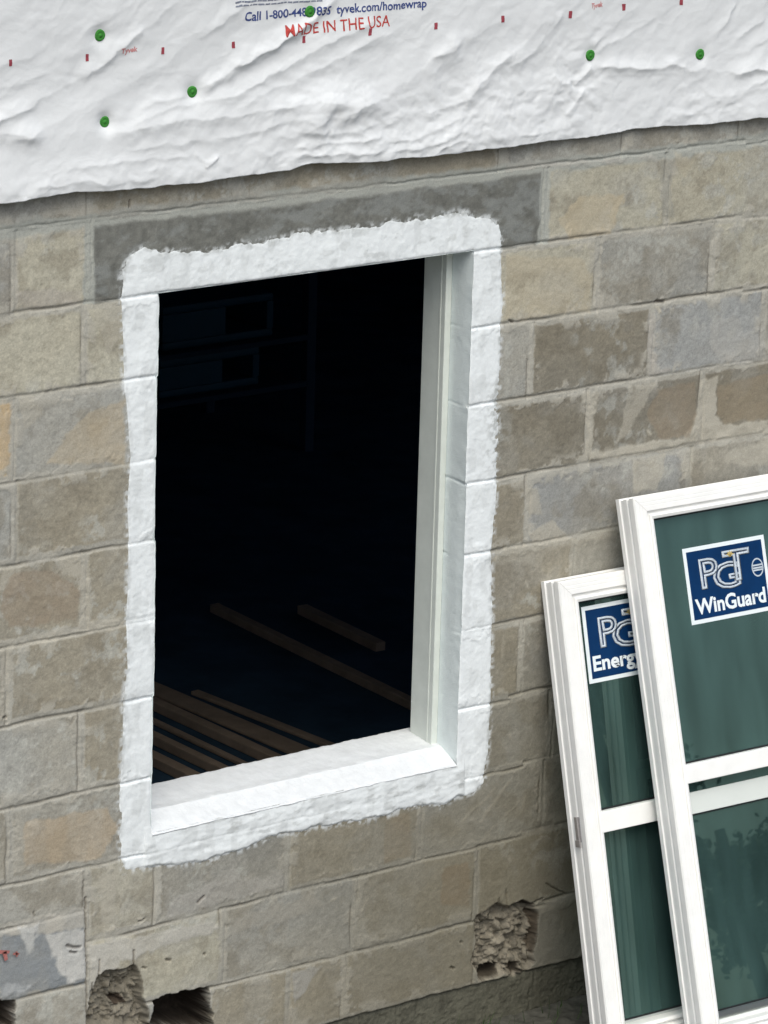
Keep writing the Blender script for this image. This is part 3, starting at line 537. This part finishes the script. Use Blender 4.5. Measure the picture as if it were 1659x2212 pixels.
def wrap_h(x, z):
    sh = x.shape; e = zedge(x); t = z-e
    # diagonal coordinates: folds run up to the right
    c, s = math.cos(.62), math.sin(.62); a = x*c+z*s; b = -x*s+z*c
    up = sst(.02, .28, t)
    h = .008 + .006*fbm(a*.35, b*1.0, 3.2, 3, 201)*(.4+.6*up) + .0022*fbm(a*.28, b, 9, 3, 207)*up + .022*sst(.28, .0, t)*(1-.7*sst(.9, 1.3, x)*sst(2.2, 1.5, x))
    h += .0022*facet(a*.30+.01*fbm(a, b, 6, 2, 401), b+.012*fbm(a, b, 5, 2, 403), 15, 405)*(.35+.65*up) + .0009*facet(a*.42, b+.006*fbm(a, b, 12, 2, 409), 40, 411)
    wx = x+.010*fbm(x, z, 9, 3, 221)+.007*fbm(x, z, 28, 3, 223); wz = z+.012*fbm(x, z, 9, 3, 227)+.008*fbm(x, z, 26, 3, 229); brk = .35+1.0*sst(-.35, .3, fbm(x, z, 7, 3, 231))
    for P, wd, am in FOLDS:
        P = [Q(*q) for q in P]; cum = [0]
        for k in range(len(P)-1): cum.append(cum[-1]+math.dist(P[k], P[k+1]))
        P_ = np.array(P); r = wd*4
        m = (wx > P_[:, 0].min()-r) & (wx < P_[:, 0].max()+r) & (wz > P_[:, 1].min()-r) & (wz < P_[:, 1].max()+r)
        if not m.any(): continue
        xx = wx[m]; zz = wz[m]; D_ = np.full(xx.shape, 9.0); T = np.zeros(xx.shape); Sg = np.ones(xx.shape)
        for k in range(len(P)-1):
            d, tt = seg_d(xx, zz, P[k], P[k+1]); cl = d < D_; D_ = np.where(cl, d, D_); T = np.where(cl, (cum[k]+tt*(cum[k+1]-cum[k]))/cum[-1], T)
            cr = (P[k+1][0]-P[k][0])*(zz-P[k][1])-(P[k+1][1]-P[k][1])*(xx-P[k][0]); Sg = np.where(cl, np.sign(cr), Sg)
        end = sst(0, .12, T)*sst(1, .88, T)*.9+.1
        # upper flank gentle, lower flank steeper
        wdt = np.where(Sg > 0, wd*1.25, wd*.75)
        h[m] += am*(.70 if wd > .0145 else .27)*brk[m]*end*(.55*np.exp(-np.abs(D_/(wdt*.9)))+.45*np.exp(-(D_/(wdt*1.3))**2))
    # crumpled zones
    def zone(u, v, ru, rv):
        cx, cz = Q(u, v); return np.exp(-((x-cx)/ru)**2-((z-cz)/rv)**2)
    cz = .9*zone(720, 300, .30, .09)+1.0*zone(1080, 230, .22, .12)+1.1*zone(1260, 190, .10, .11)+.8*zone(1000, 290, .25, .07)+.6*zone(1500, 220, .18, .06)+.5*zone(250, 390, .30, .035)+.45*zone(700, 190, .15, .08)+.26+.35*sst(.06, .0, t)
    cz = np.clip(cz, 0, 1.25)
    px = x+.02*fbm(x, z, 12, 3, 231); pz_ = z+.02*fbm(x, z, 12, 3, 237)
    ridg = lambda f, s_: 1-2*np.sqrt(fbm(px, pz_*1.35, f, 2, s_)**2+.012)
    h += cz*(.0052*facet(px*.8, pz_*1.2, 14, 241)+.0030*facet(px*.8+pz_*.3, pz_*1.3, 31, 247)+.0014*facet(px, pz_, 66, 251)+.0008*ridg(20, 253))
    # pulled in at the nails
    for u, v in CAPS:
        qx, qz = Q(u, v); d = np.hypot(x-qx, z-qz); h = h*(1-.85*np.exp(-(d/.022)**2))+.003*np.exp(-(d/.022)**2)
    # the loose hem stands off and curls
    h += .003*sst(.09, .0, t)*(1+.9*fbm(x, x*0+3, 5, 2, 261)) + .0030*sst(.03, .0, t)*fbm(x, x*0+1, 26, 3, 263)
    return np.maximum(h, .0028).reshape(sh)
CAPS = [(222, 78), (421, 200), (231, 265), (676, 27), (1282, 121), (1519, 119)]
wxs = np.concatenate([np.linspace(-1.3, -.56, 90, endpoint=False), np.arange(-.56, 2.08, .0028), np.linspace(2.08, 3.4, 120)])
ts = np.concatenate([np.linspace(0, .02, 9, endpoint=False), np.arange(.02, .66, .0028), np.linspace(.66, 1.0, 40)])
A, T = np.meshgrid(wxs, ts)
ZW = zedge(A)+.003*fbm(A, A*0+1, 22, 3, 271)*sst(.03, 0, T)+T
hW = wrap_h(A, ZW)
VW = np.stack([A, -hW, ZW], -1)
back = VW[0].copy(); back[:, 1] += .004; back[:, 2] += .003           # turned hem
VW = np.concatenate([np.stack([A[0], -hW[0]+.0018, ZW[0]+.012], -1)[None], np.stack([A[0], -hW[0]+.0012, ZW[0]+.0002], -1)[None], VW], 0)
i = np.arange(VW.shape[0]*VW.shape[1]).reshape(VW.shape[:2]); q = np.stack([i[:-1, :-1], i[:-1, 1:], i[1:, 1:], i[1:, :-1]], -1).reshape(-1, 4)
hpart(np_mesh('wrap_sheet', VW.reshape(-1, 3), q, M_WRAP))
# printing follows the folds
def drape(bm, off=.0007):
    vs = bm.verts; P = np.array([v.co[:] for v in vs]); P[:, 0] += .0022*fbm(P[:, 0], P[:, 2], 45, 3, 601); P[:, 2] += .0022*fbm(P[:, 0], P[:, 2], 45, 3, 607)
    for v, p_ in zip(vs, P): v.co.x = p_[0]; v.co.z = p_[2]
    h = wrap_h(P[:, 0].copy(), P[:, 2].copy())
    for v, hh in zip(vs, h): v.co.y = -hh-off
def slice_bm(bm, st=.0032):
    bmesh.ops.triangulate(bm, faces=bm.faces[:])
    P = np.array([v.co[:] for v in bm.verts]); lo = P.min(0); hi = P.max(0)
    for axis_, no in ((0, Vector((1, 0, 0))), (2, Vector((0, 0, 1)))):
        for c in np.arange(lo[axis_]+st, hi[axis_], st):
            co = Vector((c, 0, 0)) if axis_ == 0 else Vector((0, 0, c))
            bmesh.ops.bisect_plane(bm, geom=bm.verts[:]+bm.edges[:]+bm.faces[:], plane_co=co, plane_no=no)
def text_bm(s, offset=0.0, spacing=1.0, bevel=0, fill=True, ext=0, shear=0):
    cu = bpy.data.curves.new('t', 'FONT'); cu.body = s; cu.size = 1; cu.offset = offset; cu.space_character = spacing; cu.resolution_u = 3; cu.shear = shear
    if not fill: cu.fill_mode = 'NONE'; cu.bevel_depth = bevel; cu.bevel_resolution = 0
    elif ext: cu.extrude = ext
    o = bpy.data.objects.new('t', cu); COL.objects.link(o); dg = bpy.context.evaluated_depsgraph_get(); dg.update()
    me = bpy.data.meshes.new_from_object(o.evaluated_get(dg)); bm = bmesh.new(); bm.from_mesh(me)
    bpy.data.objects.remove(o); bpy.data.meshes.remove(me); return bm
def print_on_wrap(name, s, m, a, b, hgt_px, offset=.012, label=None, shear=0):
    bm = text_bm(s, offset, 1.0, shear=shear); P = np.array([v.co[:] for v in bm.verts]); w0, w1 = P[:, 0].min(), P[:, 0].max(); h1 = P[:, 1].max()
    (ax_, az), (bx_, bz) = Q(*a), Q(*b); k = (bx_-ax_)/(w1-w0); kz = (Q(a[0], a[1]-hgt_px)[1]-az)/h1
    for v in bm.verts:
        t = (v.co.x-w0)/(w1-w0); x = ax_+t*(bx_-ax_); z = az+(bz-az)*t+v.co.y*kz; v.co = Vector((x, 0, z))
    slice_bm(bm); drape(bm); o = bm_obj(name, bm, m); hpart(o)
    if label: tag(o, label)
    return o
print_on_wrap('printed_text', 'Call 1-800-448-9835  tyvek.com/homewrap', M_BLUEINK, (534, 47), (926, 16), 19, .020, 'blue printed line of contact details')
print_on_wrap('printed_text', 'MADE IN THE USA', M_REDINK, (620, 80), (848, 57), 25, .004, 'large red printed line reading MADE IN THE USA')
for (a, b) in (((246+18, 117), (301, 112)), ((1284, 19), (1307, 16))):
    print_on_wrap('printed_mark', 'Tyvek', M_FAINT, a, b, 11, .035, 'tiny faded red word')
def rect_on_wrap(name, m, rects, label=None):
    bm = bmesh.new()
    for (u0, v0), (u1, v1) in rects:
        x0, z0 = Q(u0, v0); x1, z1 = Q(u1, v1); bm.faces.new([bm.verts.new((x, 0, z)) for x, z in ((x0, z0), (x1, z0), (x1, z1), (x0, z1))])
    slice_bm(bm); drape(bm); o = hpart(bm_obj(name, bm, m)); 
    if label: tag(o, label)
for u, v in ((26, 136), (192, 125), (355, 112), (508, 98), (663, 86), (803, 69), (945, 57), (1090, 42), (1239, 33), (1354, 17), (1479, 6)):
    rect_on_wrap('printed_tick', M_TICK, [((u-3.2, v-7), (u+3.2, v+7))])
# the small grey print above: rows of broken dashes
rows = []
for (u0, v0, u1, v1, hh) in ((513, 14, 700, 2, 2.2), (513, 6, 640, -3, 3.0), (513, -4, 760, -24, 3)):
    u = u0
    while u < u1:
        L = random.uniform(4, 16); L = min(L, u1-u+1); t = (u-u0)/(u1-u0); v = v0+(v1-v0)*t
        rows.append(((u, v-hh*.5), (u+L, v-(v0-v1)*L/(u1-u0)*.0+hh*.5))); u += L+random.uniform(.6, 2.2)
rect_on_wrap('fine_print', M_GREYINK, rows, 'rows of tiny grey print')
# cap nails
for u, v in CAPS:
    qx, qz = Q(u, v); hh = float(wrap_h(np.array([qx]), np.array([qz]))[0]); n = 28
    prof = [(0, .0048), (.0035, .0046), (.0042, .0034), (.0075, .0030), (.0095, .0040), (.0125, .0034), (.0142, .0010), (.0142, -.001)]
    vs = []; fs = []
    for r, d in prof:
        for k in range(n): a = 2*math.pi*k/n; rr = r*(1+.03*math.sin(3*a+u)); vs.append((qx+rr*math.cos(a), -hh-.002-d, qz+rr*math.sin(a)))
    for j in range(len(prof)-1):
        for k in range(n): fs.append((j*n+k, j*n+(k+1) % n, (j+1)*n+(k+1) % n, (j+1)*n+k))
    hpart(mesh_obj('cap_nail', vs, fs, M_GREEN, smooth=True))
# red spray mark on the cement patch at far left: a T and a small plus
bm = bmesh.new()
for a, b, wd in ((R7([(-14, 792)])[0], R7([(36, 792)])[0], .005), (R7([(14, 792)])[0], R7([(22, 828)])[0], .006), (R7([(52, 800)])[0], R7([(78, 800)])[0], .003), (R7([(66, 790)])[0], R7([(68, 812)])[0], .003)):
    p = Vector((a[0], 0, a[1])); q_ = Vector((b[0], 0, b[1])); nrm = (q_-p).normalized().cross(Vector((0, 1, 0)))*wd; y = -.0055
    bm.faces.new([bm.verts.new(c+Vector((0, y, 0))) for c in (p-nrm, q_-nrm*.7, q_+nrm*.8, p+nrm)])
wpart(bm_obj('spray_mark', bm, mat('faded_red_spray', lin(170, 110, 104), rough=.9, nscale=120, namt=.4)))
# ================================================================== WINDOW UNITS leaning on the wall
M_SEAM = mat('seam_line', (.55, .53, .49), rough=.6); M_SCREW = mat('screw_grey', (.42, .40, .38), rough=.5)
def window(O, yaw, a, Wd, Ht, rail, inner, g_bot, label, sticker_word, st_pos, clip=None):
    root = empty('window_unit', O, label=label, cat='window', group='window units leaning against the wall')
    Xa = Vector((math.cos(yaw), -math.sin(yaw), 0)); n = Vector((-math.sin(yaw)*math.cos(a), -math.cos(yaw)*math.cos(a), math.sin(a))); Zu = -(Xa.cross(n)); 
    if Zu.z < 0: Zu = -Zu
    # local axes: x right, y into the wall (-n), z up the window
    root.matrix_world = Matrix(((Xa[0], -n[0], Zu[0], O[0]), (Xa[1], -n[1], Zu[1], O[1]), (Xa[2], -n[2], Zu[2], O[2]), (0, 0, 0, 1)))
    T = .080
    def loop(bm, prof, s0, s1, t0, t1):
        rings = []
        for b, d in prof: rings.append([bm.verts.new((x, -d, -t)) for x, t in ((s0+b, t0+b), (s1-b, t0+b), (s1-b, t1-b), (s0+b, t1-b))])
        for r, r2 in zip(rings[:-1], rings[1:]):
            for k in range(4): bm.faces.new((r[k], r[(k+1) % 4], r2[(k+1) % 4], r2[k]))
    bm = bmesh.new()
    loop(bm, [(.030, .0), (.010, .0), (.010, .002), (.000, .002), (.0, .016), (.0040, .018), (.0040, .030), (.0015, .033), (.0015, .046), (.0045, .049), (.0045, .056), (.0, .059), (.0, T-.004), (.003, T), (.014, T), (.0150, T-.0006), (.016, T), (.024, T), (.0250, T-.0006), (.026, T), (.038, T),
              (.041, T-.003), (.043, T-.009), (.049, T-.010), (.050, T-.004), (.054, T-.002), (.061, T-.005), (.0625, T-.008), (.0635, T-.026), (.0635, .030), (.030, .030)], 0, Wd, 0, Ht)
    # small dimples of the corner screws along the head
    fr = bm_obj('frame', bm, M_VINYL, root)
    # mitre seams
    for sx, sgn in ((0.0, 1), (Wd, -1)):
        bm = bmesh.new()
        p = [(sx+sgn*.004, -.0804, -.0040), (sx+sgn*.0050, -.0804, -.0040), (sx+sgn*.0405, -.0804, -.0400), (sx+sgn*.0395, -.0804, -.0400)]
        bm.faces.new([bm.verts.new(c) for c in p]); bm_obj('mitre_seam', bm, M_SEAM, root)
    q = .03
    while q < Wd:
        bm = bmesh.new(); bmesh.ops.create_circle(bm, cap_ends=True, segments=10, radius=.0022, matrix=Matrix.Translation((q, -.066, .0006))); bm_obj('screw_head', bm, M_SCREW, root); q += .085
    g0, g1 = .0635, Wd-.0635
    bm = bmesh.new(); t0, t1, t2 = rail[0], rail[1], g_bot
    # meeting rail
    bx(bm, g0-.010, g1+.010, -.0775, -.034, -t1, -t0, .0025); bm_obj('meeting_rail', bm, M_VINYL, root)
    # glazing beads and gaskets
    bm = bmesh.new(); e = .0035
    def ring(bm, x0, x1, z0, z1, y0, y1, e):
        bx(bm, x0, x0+e, y0, y1, z0, z1); bx(bm, x1-e, x1, y0, y1, z0, z1); bx(bm, x0+e, x1-e, y0, y1, z1-e, z1); bx(bm, x0+e, x1-e, y0, y1, z0, z0+e)
    ring(bm, g0+.0006, g1-.0006, -t0+.0006, -.0640, -.0560, -.0475, e)
    top2 = inner[1] if inner else t1
    ring(bm, g0+.0006, g1-.0006, -t2+.0006, -top2-.0006, -.0400, -.0325, e)
    bm_obj('gasket', bm, M_GASKET, root)
    bm = bmesh.new(); bx(bm, g0+.0015, g1-.0015, -.050, -.044, -t0+.001, -.0645); up = bm_obj('glass_pane', bm, M_GLASS, root)
    bm = bmesh.new(); bx(bm, g0+.0015, g1-.0015, -.036, -.031, -t2+.001, -(t1+.0005)); bm_obj('glass_pane', bm, M_GLASS, root)
    if inner:
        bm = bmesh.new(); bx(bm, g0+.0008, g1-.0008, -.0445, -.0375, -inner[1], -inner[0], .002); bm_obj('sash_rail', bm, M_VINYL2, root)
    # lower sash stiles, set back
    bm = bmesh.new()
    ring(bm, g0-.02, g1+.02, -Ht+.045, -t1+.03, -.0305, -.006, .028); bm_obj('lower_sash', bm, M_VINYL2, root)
    # a dark insect screen behind gives the glass its depth
    # sticker
    s0, s1, ta, tb = st_pos; y = -.0506
    bm = bmesh.new(); bx(bm, s0, s1, y-.0006, y, -tb, -ta); st = bm_obj('sticker', bm, M_WHITE, root)
    tag(st, 'square navy sticker with white border')
    bw = .011; bm = bmesh.new(); bx(bm, s0+bw, s1-bw, y-.0010, y-.00065, -tb+bw, -ta-bw); bm_obj('sticker_panel', bm, M_NAVY, st)
    sw, sh = s1-s0, tb-ta
    def put(txt, m, x0, x1, zb, ht, off=0.0, fill=True, bev=0, yy=.0014, name='lettering', shear=0):
        b = text_bm(txt, off, 1.0, fill=fill, bevel=bev, shear=shear); P = np.array([v.co[:] for v in b.verts]); a0, a1 = P[:, 0].min(), P[:, 0].max(); c0 = 0 if fill else P[:, 1].min(); c1 = P[:, 1].max()
        b2 = c1 if fill else c1
        for v in b.verts:
            v.co = Vector((s0+sw*(x0+(x1-x0)*(v.co.x-a0)/(a1-a0)), y-yy-(v.co.z*.0005), -tb+sh*(zb+ht*(v.co.y-c0)/(b2-c0))))
        return bm_obj(name, b, m, st)
    if sticker_word == 'WinGuard': put('WinGuard', M_WHITE, .07, .93, .125, .20, .03)
    else: put(sticker_word, M_WHITE, .065, .66, .155, .19, .03)
    # outlined initials: P, a large overlapping G and a T with a long bar
    for ch, x0, x1, zb, ht in (('P', .17, .40, .43, .40), ('G', .32, .66, .38, .36), ('T', .46, .80, .46, .42)): put(ch, M_LOGO, x0, x1, zb, ht, 0, False, .036, .0015+.0003*ord(ch)/90, 'logo_letter')
    bm = bmesh.new()
    for k in range(5):
        aa = math.radians(20+35*k); c = Vector((s0+sw*.56, y-.0022, -tb+sh*.80)); d = Vector((math.cos(aa), 0, math.sin(aa)))
        pth = [c, c+d*.008+Vector((0, 0, .003)), c+d*.017-Vector((0, 0, .001))]; nn = Vector((-d.z, 0, d.x))*.0022
        bm.faces.new([bm.verts.new(v) for v in (pth[0]-nn, pth[1]-nn, pth[2], pth[1]+nn, pth[0]+nn)])
    bm_obj('palm_mark', bm, M_GOLD, st)
    bm = bmesh.new(); cx, cz, r = s0+sw*.875, -tb+sh*.59, sw*.072; N = 28
    ve = [[bm.verts.new((cx+rr*math.cos(2*math.pi*k/N), y-.0014, cz+rr*1.25*math.sin(2*math.pi*k/N))) for k in range(N)] for rr in (r, r*.84)]
    for k in range(N): bm.faces.new((ve[0][k], ve[0][(k+1) % N], ve[1][(k+1) % N], ve[1][k]))
    for zz in (-.3, -.05, .25):
        hw = r*.8*math.sqrt(1-zz*zz); bx(bm, cx-hw, cx+hw, y-.0016, y-.0012, cz+r*1.2*zz-.0022, cz+r*1.2*zz+.0022)
    bm_obj('seal_mark', bm, M_LOGO, st)
    if clip:
        bm = bmesh.new(); bx(bm, -.0045, .006, -.050, -.038, -clip-.068, -clip, .0015); bx(bm, -.0060, -.002, -.054, -.034, -clip-.080, -clip-.062, .001)
        bm_obj('latch_clip', bm, M_CLIP, root)
    return root
window((1.2153, 0.000, -.9157), .030, .2472, .93, 1.262, (.620, .676), None, 1.190, 'shorter white vinyl window leaning on the wall behind the other, nearer the painted opening', 'Energy', (.0855, .365, .0800, .2845), clip=.625)
window((1.430, -.035, -.715), .030, .2826, .93, 1.483, (.718, .768), (.797, .855), 1.386, 'taller white vinyl window in front, overlapping the shorter one at the right edge', 'WinGuard', (.160, .440, .156, .360))

# ================================================================== TREES across the yard, unseen, added to give the panes reflections
M_ADDED_LEAF = mat('added_leaf_green', (.05, .085, .03), rough=.6, nscale=3, namt=.4); M_ADDED_BARK = mat('added_bark', (.09, .07, .05), rough=.9, nscale=12, namt=.3)
def tree(x, y, h, r, sd, label):  # unseen tree, added for the panes to reflect
    rg = random.Random(sd); root = empty('tree', (x, y, GZ), label=label, cat='tree', group='unseen trees added for the panes to reflect')
    bm = bmesh.new(); rings = []
    for k in range(9):
        t = k/8; rr = .055*(1-t*.5); cx = .04*math.sin(t*3+sd); rings.append([bm.verts.new((cx+rr*math.cos(a*math.pi/5), rr*math.sin(a*math.pi/5), t*h*.8)) for a in range(10)])
    for p, q in zip(rings[:-1], rings[1:]):
        for k in range(10): bm.faces.new((p[k], p[(k+1) % 10], q[(k+1) % 10], q[k]))
    bm_obj('added_trunk', bm, M_ADDED_BARK, root, True)
    bm = bmesh.new(); cl = [(Vector((rg.uniform(-r, r), rg.uniform(-r, r), h*.62+rg.uniform(-r*.9, r*.9))), rg.uniform(.25, .5)*r) for _ in range(16)]
    for _ in range(5200):
        c, cr = rg.choice(cl); p = c+Vector((rg.gauss(0, 1), rg.gauss(0, 1), rg.gauss(0, 1)))*cr*.5; u = Vector((rg.gauss(0, 1), rg.gauss(0, 1), rg.gauss(0, 1))).normalized(); w_ = u.orthogonal().normalized(); L = rg.uniform(.015, .035)
        bm.faces.new([bm.verts.new(q) for q in (p-u*L, p+w_*L*.5, p+u*L, p-w_*L*.5)])
    bm_obj('added_crown', bm, M_ADDED_LEAF, root)
tree(6.95, -7.72, 1.75, .26, 3, 'small leafy sapling added out of view to be mirrored low in the taller window')
tree(6.42, -7.62, 2.9, .30, 8, 'slim leafy tree added out of view to be mirrored in the shorter window')
